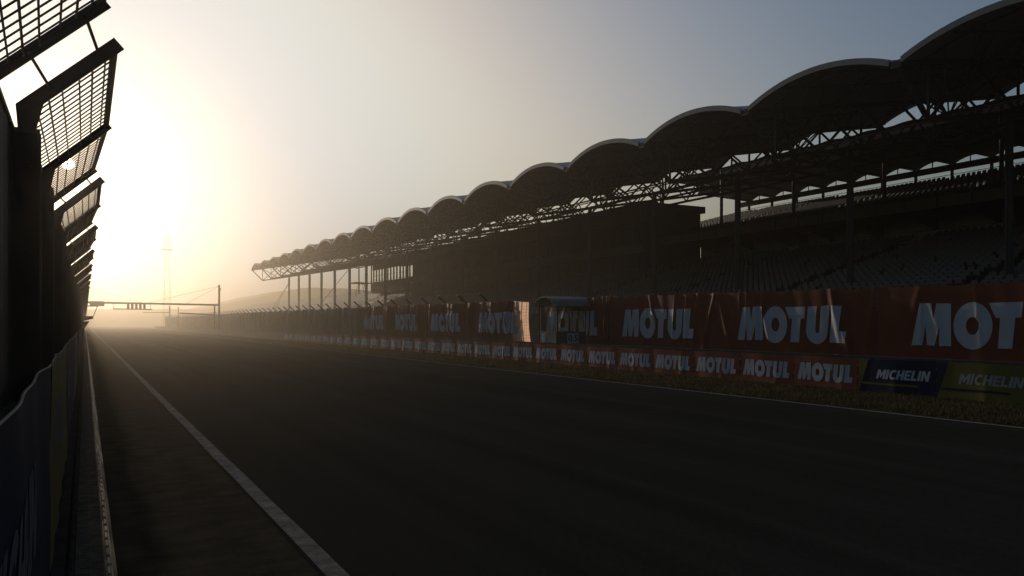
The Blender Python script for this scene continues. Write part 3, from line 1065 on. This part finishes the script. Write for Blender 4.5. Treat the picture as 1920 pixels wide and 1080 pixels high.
# railing along the back of the lower tier
m = MB()
y = 64.0
for z in (.55, 1.05):
    m.bar((dl + .9, -15, zl + z), (dl + .9, 330, zl + z), .05)
for y in np.arange(-15, 330, 2.0):
    m.bar((dl + .9, y, zl), (dl + .9, y, zl + 1.05), .045)
part(m, 'railing', M['galvanised'])
# front railing of the lower tier
m = MB()
for z in (.5, 1.0):
    m.bar((36.4, -15, 1.7 + z), (36.4, 330, 1.7 + z), .04)
for y in np.arange(-15, 330, 2.5):
    m.bar((36.4, y, 1.7), (36.4, y, 2.7), .04)
part(m, 'railing', M['galvanised'])
# rear concourse wall, upper slab, parapet, upper tier
YR1 = 69.0
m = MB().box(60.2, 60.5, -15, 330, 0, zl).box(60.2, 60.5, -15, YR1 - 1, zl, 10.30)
part(m, 'rear_wall', M['pale_concrete'])
for y in (8, 20, 33, 45, 53, 62):
    part(MB().box(60.13, 60.198, y, y + 1.1, zl + .02, zl + 2.1), 'doorway', M['sign_black'])
m = MB().box(55.6, 60.6, -15, YR1, 10.32, 10.62)
for y in np.arange(-10, YR1, 5.0): m.prism([(55.9, 10.31), (60.1, 10.31), (60.1, 9.2)], y, y + .35)
part(m, 'upper_slab', M['dark_concrete'])
m = MB().box(55.45, 55.59, -15, YR1, 10.25, 11.05)
part(m, 'parapet', M['press_light'])
m = MB()
for z in (11.3, 11.6): m.bar((55.5, -15, z), (55.5, YR1, z), .045)
for y in np.arange(-15, YR1, 2.6):
    m.bar((55.42, y, 10.3), (55.42, y, 11.62), .06)
part(m, 'parapet_rail', M['stand_steel'])
UROWS = 24
prof = [(56.2, 10.63)]
urow = []
for i in range(UROWS):
    d0 = 56.8 + i * .85
    prof += [(d0, 10.64 + .215 * i), (d0, 10.64 + .215 * (i + 1))]
    urow.append((d0 + .02, 10.64 + .215 * (i + 1)))
prof += [(78.2, 10.64 + .215 * UROWS), (78.2, 14.9), (61, 10.63)]
YR2 = 81.0
m = MB().prism(prof, -15, YR1 - 1.52)
m.prism([(62.6, 10.63)] + [p for p in prof[1:-1] if p[0] > 62.6] + [(64, 10.63)], YR1 - 1.5, YR2)
part(m, 'upper_deck', M['dark_concrete'])
# open back above the upper tier: posts, rail and low arches of the rear roof
zr = 10.64 + .215 * UROWS
m = MB().bar((78.0, -15, 17.62), (78.0, YR2, 17.62), .30, .62)
for z in (zr + .55, zr + 1.1):
    m.bar((78.1, -15, z), (78.1, YR2, z), .05)
part(m, 'rear_rail', M['stand_steel'])
rp = None
for i, y in enumerate(np.arange(-10, YR2, 4.03)):
    if rp is None:
        q = MB().bar((78.0, 0, 14.5), (78.0, 0, 18.3), .18, .30).bar((77.8, 2.0, 17.4), (77.8, 2.0, 18.6), .08)
        rp = q.build('rear_post', M['stand_steel'], stand)
        rp.location = Vector((0, y, 0)) - stand.location
    else:
        link_copy(rp, stand, Vector((0, y, 0)) - stand.location)
m = MB()
na = 9
ya = list(np.arange(-10, YR2 - 3, 4.03))
for y in ya:
    pts = []
    df = 62.4 + max(0, y - 71) * 1.9
    for d, z0, rs_ in ((df, 18.75 - .04 * (df - 62.4), .30), ((df + 78.6) / 2, 18.45 - .02 * (df - 62.4), .42), (78.6, 18.10, .52)):
        pts += [(d, y + 4.03 * j / (na - 1), z0 + rs_ * (1 - ((j / (na - 1)) * 2 - 1) ** 2)) for j in range(na)]
    m.grid(pts, na, 3)
    m.grid([(a, b, c + .08) for a, b, c in pts], na, 3)
part(m, 'rear_roof', M['roof_membrane'])
m = MB()
for y in ya + [ya[-1] + 4.03]:
    df = 62.3 + max(0, y - 75.03) * 1.9
    m.bar((df, y, 18.6 - .038 * (df - 62.3)), (78.6, y, 17.98), .14, .26)
m.box(62.25, 62.4, -15, 73.2, 18.15, 18.70)
part(m, 'rear_roof_beam', M['stand_steel'])
# tall rear columns carrying the back of the main roof
rc = None
for y in FR:
    if rc is None:
        rc = MB().bar((60.9, 0, 0), (60.9, 0, z_top(60.1) - .3), .17, sides=8).build('rear_column', M['column_steel'], stand)
        rc.location = Vector((0, y + .2, 0)) - stand.location
    else:
        link_copy(rc, stand, Vector((0, y + .2, 0)) - stand.location)

# ---- seats
def seat_mb():
    m = MB()
    m.add([(-.20, -.21, .40), (.22, -.21, .38), (.22, .21, .38), (-.20, .21, .40), (-.22, -.21, .44), (.20, -.20, .42), (.20, .20, .42), (-.22, .21, .44)],
          [(3, 2, 1, 0), (4, 5, 6, 7), (0, 1, 5, 4), (1, 2, 6, 5), (2, 3, 7, 6), (3, 0, 4, 7)])
    prof_y = [(-.19, .40), (.19, .40), (.19, .72), (.13, .80), (-.13, .80), (-.19, .72)]
    n = len(prof_y)
    vs = [(.20 + (z - .4) * .22, y, z) for y, z in prof_y] + [(.24 + (z - .4) * .22, y, z) for y, z in prof_y]
    m.add(vs, [tuple(range(n - 1, -1, -1)), tuple(range(n, 2 * n))] + [(i, (i + 1) % n, n + (i + 1) % n, n + i) for i in range(n)])
    m.box(-.02, .18, -.14, -.10, 0, .40)
    m.box(-.02, .18, .10, .14, 0, .40)
    return m
def aisle(y): return (y % 13.0) < 1.25
spots = []
for i, (d, z) in enumerate(row_pos):
    y = -8.0 + (i % 2) * .28
    while y < 328:
        if not aisle(y) and rnd.random() > .012:
            spots.append((d + .42, y, z, i))
        y += .56
# nearest seats that show between the fence and the picture's right side stand alone
def shows(s):
    return s[0] > 41.5 and s[1] > 22.2 + .55 * (s[0] - 40)
order = sorted(range(len(spots)), key=lambda k: (0 if shows(spots[k]) else 1, math.hypot(spots[k][0], spots[k][1])))
alone = set(order[:300])
seat0 = None
per_row = {}
for k in order[:300]:
    d, y, z, i = spots[k]
    per_row[i] = per_row.get(i, 0) + 1
    if seat0 is None:
        so = seat0 = seat_mb().build('stadium_seat', M['seat_plastic'])
    else:
        so = seat0.copy()
        C.objects.link(so)
    so.location = (d, y, z)
    so.rotation_euler = (0, 0, math.radians(rnd.uniform(-1.5, 1.5)))
    tag(so, 'dark plastic seat, number %d from the right in row %d of the lower tier' % (per_row[i], i + 1), 'seat', 'seats of the lower tier')
base = seat_mb()
bv = np.array(base.v)
# simple far seat: pan and back only
sv = np.array([(-.2, -.21, .42), (.22, -.21, .40), (.22, .21, .40), (-.2, .21, .42),
               (.20, -.21, .40), (.30, -.17, .80), (.30, .17, .80), (.20, .21, .40),
               (.24, -.21, .40), (.34, -.17, .80), (.34, .17, .80), (.24, .21, .40)])
sq = np.array([(0, 1, 2, 3), (4, 5, 6, 7), (11, 10, 9, 8), (5, 9, 10, 6), (4, 8, 9, 5), (6, 10, 11, 7)])
pos = [spots[k][:3] for k in range(len(spots)) if k not in alone]
for i, (d, z) in enumerate(urow):
    y = -8.0
    while y < (YR1 - 2 if d < 63 else YR2 - .5):
        if not aisle(y + 3): pos.append((d + .42, y, z))
        y += .52
pos = np.array(pos)
vv = (pos[:, None, :] + sv[None]).reshape(-1, 3)
qq = (np.arange(len(pos))[:, None, None] * 12 + sq[None]).reshape(-1, 4)
o = numpy_mesh('stadium_seats', vv, qq, M['seat_plastic'])
tag(o, 'rows of dark plastic seats filling both tiers of the grandstand', 'seats', kind='stuff')

# ------------------------------------------------------------------ press building inside the stand
PB0, PB1 = 70.0, 163.0
b = empty('press_building', (55, 71, 0))
tag(b, 'dark press building with long window bands standing under the grandstand roof', 'building')
def bpart(mb, name, m, par=None):
    o = mb.build(name, m)
    if par is not None:
        o.parent = par
        return o
    return inv(o, b)
PX = 54.0
m = MB().box(PX + .3, 61.9, PB0, PB1 - 22, 0, 14.2)
bpart(m, 'wall', M['press_wall'])
m = MB().box(PX - .5, 62.3, PB0 - .4, PB1 + 3, 14.22, 14.95)
bpart(m, 'roof_slab', M['press_wall'])
for z0, z1 in ((9.4, 10.45), (12.9, 14.20)):
    m = MB().box(PX - .25, PX + .28, PB0, PB1 if z0 > 11 else PB1 - 20, z0, z1)
    bpart(m, 'spandrel', M['press_light'])
# window bands, one window per bay
wi = 0
for z0, z1 in ((7.75, 9.30), (10.55, 12.80)):
    for y in np.arange(PB0 + 1.2, PB1 - 25, 5.0):
        f = MB().box(PX + .18, PX + .29, y, y + 4.3, z0 + .08, z0 + .16).box(PX + .18, PX + .29, y, y + 4.3, z1 - .16, z1 - .08)
        for q in (0, 1.07, 2.14, 3.21, 4.22):
            f.box(PX + .18, PX + .29, y + q, y + q + .08, z0 + .161, z1 - .161)
        w_ = bpart(f, 'window', M['stand_steel'])
        pm_ = M['dark_glass'] if wi % 9 != 4 else M['press_wall']
        bpart(MB().box(PX + .22, PX + .25, y + .08, y + 4.22, z0 + .16, z1 - .16), 'pane', pm_, w_)
        wi += 1
# open gallery at the far end
m = MB().box(PX - .4, 62, PB1 - 21.95, PB1, 8.0, 9.35)
m.box(PX - .42, PX - .25, PB1 - 21.95, PB1, 9.35, 10.3)
bpart(m, 'gallery_floor', M['press_wall'])
for k in range(13):
    y = PB1 - 21.5 + k * 1.78
    m = MB().box(PX - .1, PX + .12, y, y + .25, 9.36, 14.2)
    if k % 3 == 0: m.box(61.5, 61.8, y, y + .3, 9.36, 14.2)
    bpart(m, 'gallery_post', M['press_wall'])
m = MB()
for z in (10.6, 11.6): m.bar((PX, PB1 - 21.5, z), (PX, PB1, z), .05)
bpart(m, 'gallery_rail', M['stand_steel'])

# ------------------------------------------------------------------ small structures further down
t = empty('camera_platform', (58.5, 186, zl))
tag(t, 'small flat roofed camera platform on top of the uncovered far stand', 'platform')
m = MB().box(-1.6, 1.6, -1.6, 1.6, .0, .35)
m.build('floor', M['press_wall'], t)
m = MB()
for x in (-1.2, 1.2):
    for y in (-1.2, 1.2): m.bar((x, y, .35), (x * .4, y * .4, 3.2), .09)
m.bar((-1.2, -1.2, 1.5), (1.2, -1.2, 1.5), .05).bar((-1.2, 1.2, 1.5), (1.2, 1.2, 1.5), .05).bar((-1.2, -1.2, 1.5), (-1.2, 1.2, 1.5), .05)
m.build('frame', M['stand_steel'], t)
m = MB().prism([(-2.0, 3.2), (2.0, 3.2), (2.0, 3.35), (-2.0, 3.5)], -2.2, 2.2)
m.build('roof', M['press_wall'], t)

GY = 124.6
t = empty('start_gantry', (17.5, GY, 0))
tag(t, 'slim start gantry across the straight with hanging start lights and a tall mast', 'gantry')
def gp(mb, name, m, par=None):
    o = mb.build(name, m)
    if par is not None:
        o.parent = par
        return o
    return inv(o, t)
gp(MB().bar((17.5, GY, 0), (17.5, GY, 7.4), .14, sides=8).box(17.42, 17.72, GY - .15, GY + .15, 6.6, 6.9), 'mast', M['stand_steel'])
gp(MB().bar((16.85, GY, 0), (16.85, GY, 4.4), .18, .18), 'support_post', M['stand_steel'])
gp(MB().bar((-.6, GY, 4.58), (17.5, GY, 4.40), .20, .26), 'beam', M['stand_steel'])
gp(MB().box(.55, 2.35, GY - .16, GY - .104, 4.05, 4.75), 'sign_board', M['press_wall'])
m = MB().bar((3.4, GY - .3, 3.70), (8.4, GY - .3, 3.66), .14, .14)
m.bar((3.5, GY - .2, 3.7), (3.5, GY - .2, 4.55), .06).bar((8.2, GY - .2, 3.7), (8.2, GY - .2, 4.5), .06)
gp(m, 'hanging_bar', M['stand_steel'])
for k in range(5):
    x = 5.15 + k * .52
    hb = gp(MB().box(x, x + .32, GY - .45, GY - .24, 3.74, 4.62), 'signal_lamp', M['booth_dark'])
    m = MB()
    for z in (3.95, 4.18, 4.41):
        m.bar((x + .16, GY - .47, z), (x + .16, GY - .452, z), .085, sides=10)
    gp(m, 'lens', M['dark_glass'], hb)
m = MB()
for a, bb in (((17.5, 7.2), (8.0, 4.62)), ((17.5, 7.2), (13.0, 4.6)), ((-.4, 6.9), (7.0, 4.62)), ((-.4, 6.9), (3.0, 4.66))):
    m.bar((a[0], GY, a[1]), (bb[0], GY, bb[1]), .02, sides=5)
gp(m, 'stay_cable', M['stand_steel'])
gp(MB().bar((-.45, GY, 1.2), (-.45, GY, 7.0), .10, sides=8), 'mast', M['stand_steel'])
gp(MB().bar((12.0, GY, 3.15), (16.8, GY, 2.95), .14, .18), 'lower_arm', M['stand_steel'])

t = empty('overhead_arm', (19, 221, 0))
tag(t, 'thin overhead arm on a post reaching over the track beyond the gantry', 'gantry')
MB().bar((0, 0, 0), (0, 0, 6.1), .16, sides=8).build('post', M['stand_steel'], t)
MB().bar((-6.2, 0, 4.45), (0, 0, 4.4), .16, .2).build('arm', M['stand_steel'], t)
t = empty('slim_pole', (17.9, 188, 0))
tag(t, 'slim plain pole by the far end of the tall fence', 'pole')
MB().bar((0, 0, 0), (0, 0, 5.1), .10, sides=8).build('shaft', M['stand_steel'], t)
MB().box(-.1, .16, -.12, .12, 4.9, 5.2).build('lamp_head', M['stand_steel'], t)

# lattice mast far away in the fog
t = empty('lattice_mast', (20.6, 247, 0))
tag(t, 'tall lattice radio mast fading in the bright fog', 'radio mast')
def lattice(m, z0, z1, w0, w1, step, r):
    n = max(1, int((z1 - z0) / step))
    for k in range(n):
        za, zb = z0 + (z1 - z0) * k / n, z0 + (z1 - z0) * (k + 1) / n
        wa, wb = w0 + (w1 - w0) * k / n, w0 + (w1 - w0) * (k + 1) / n
        ca = [(sx * wa, sy * wa, za) for sx, sy in ((-1, -1), (1, -1), (1, 1), (-1, 1))]
        cb = [(sx * wb, sy * wb, zb) for sx, sy in ((-1, -1), (1, -1), (1, 1), (-1, 1))]
        for i in range(4):
            m.bar(ca[i], cb[i], r * 1.4)
            m.bar(ca[i], cb[(i + 1) % 4], r)
            m.bar(ca[(i + 1) % 4], cb[i], r)
            m.bar(cb[i], cb[(i + 1) % 4], r)
    return m
lattice(MB(), -1, 27.5, 1.0, .5, 1.8, .022).build('shaft', M['galvanised'], t)
MB().bar((0, 0, 27.5), (0, 0, 32.2), .04, sides=6).build('spire', M['galvanised'], t)
MB().box(-1.4, 1.4, -1.4, 1.4, 22.6, 22.72).build('platform', M['galvanised'], t)
for a in range(6):
    cx, cy = math.cos(a * 1.047), math.sin(a * 1.047)
    MB().bar((cx, cy, 23.6), (cx, cy, 26.6), .07).bar((cx, cy, 24.4), (0, 0, 24.4), .03).build('antenna', M['galvanised'], t)

# ------------------------------------------------------------------ haze
m = MB().box(GROUND_X0 - 20, GROUND_X1 + 20, GROUND_Y0 - 20, GROUND_Y1 + 20, -1.06, 34.0)
hm = bpy.data.materials.new('haze')
hm.use_nodes = True
hn = hm.node_tree
hn.nodes.clear()
ho = hn.nodes.new('ShaderNodeOutputMaterial')
hv = hn.nodes.new('ShaderNodeVolumePrincipled')
hv.inputs['Density'].default_value = HAZE_DENSITY
hv.inputs['Anisotropy'].default_value = HAZE_ANISO
hv.inputs['Color'].default_value = (*HAZE_COLOR, 1)
hn.links.new(hv.outputs['Volume'], ho.inputs['Volume'])
o = m.build('haze', hm)
tag(o, kind='stuff')
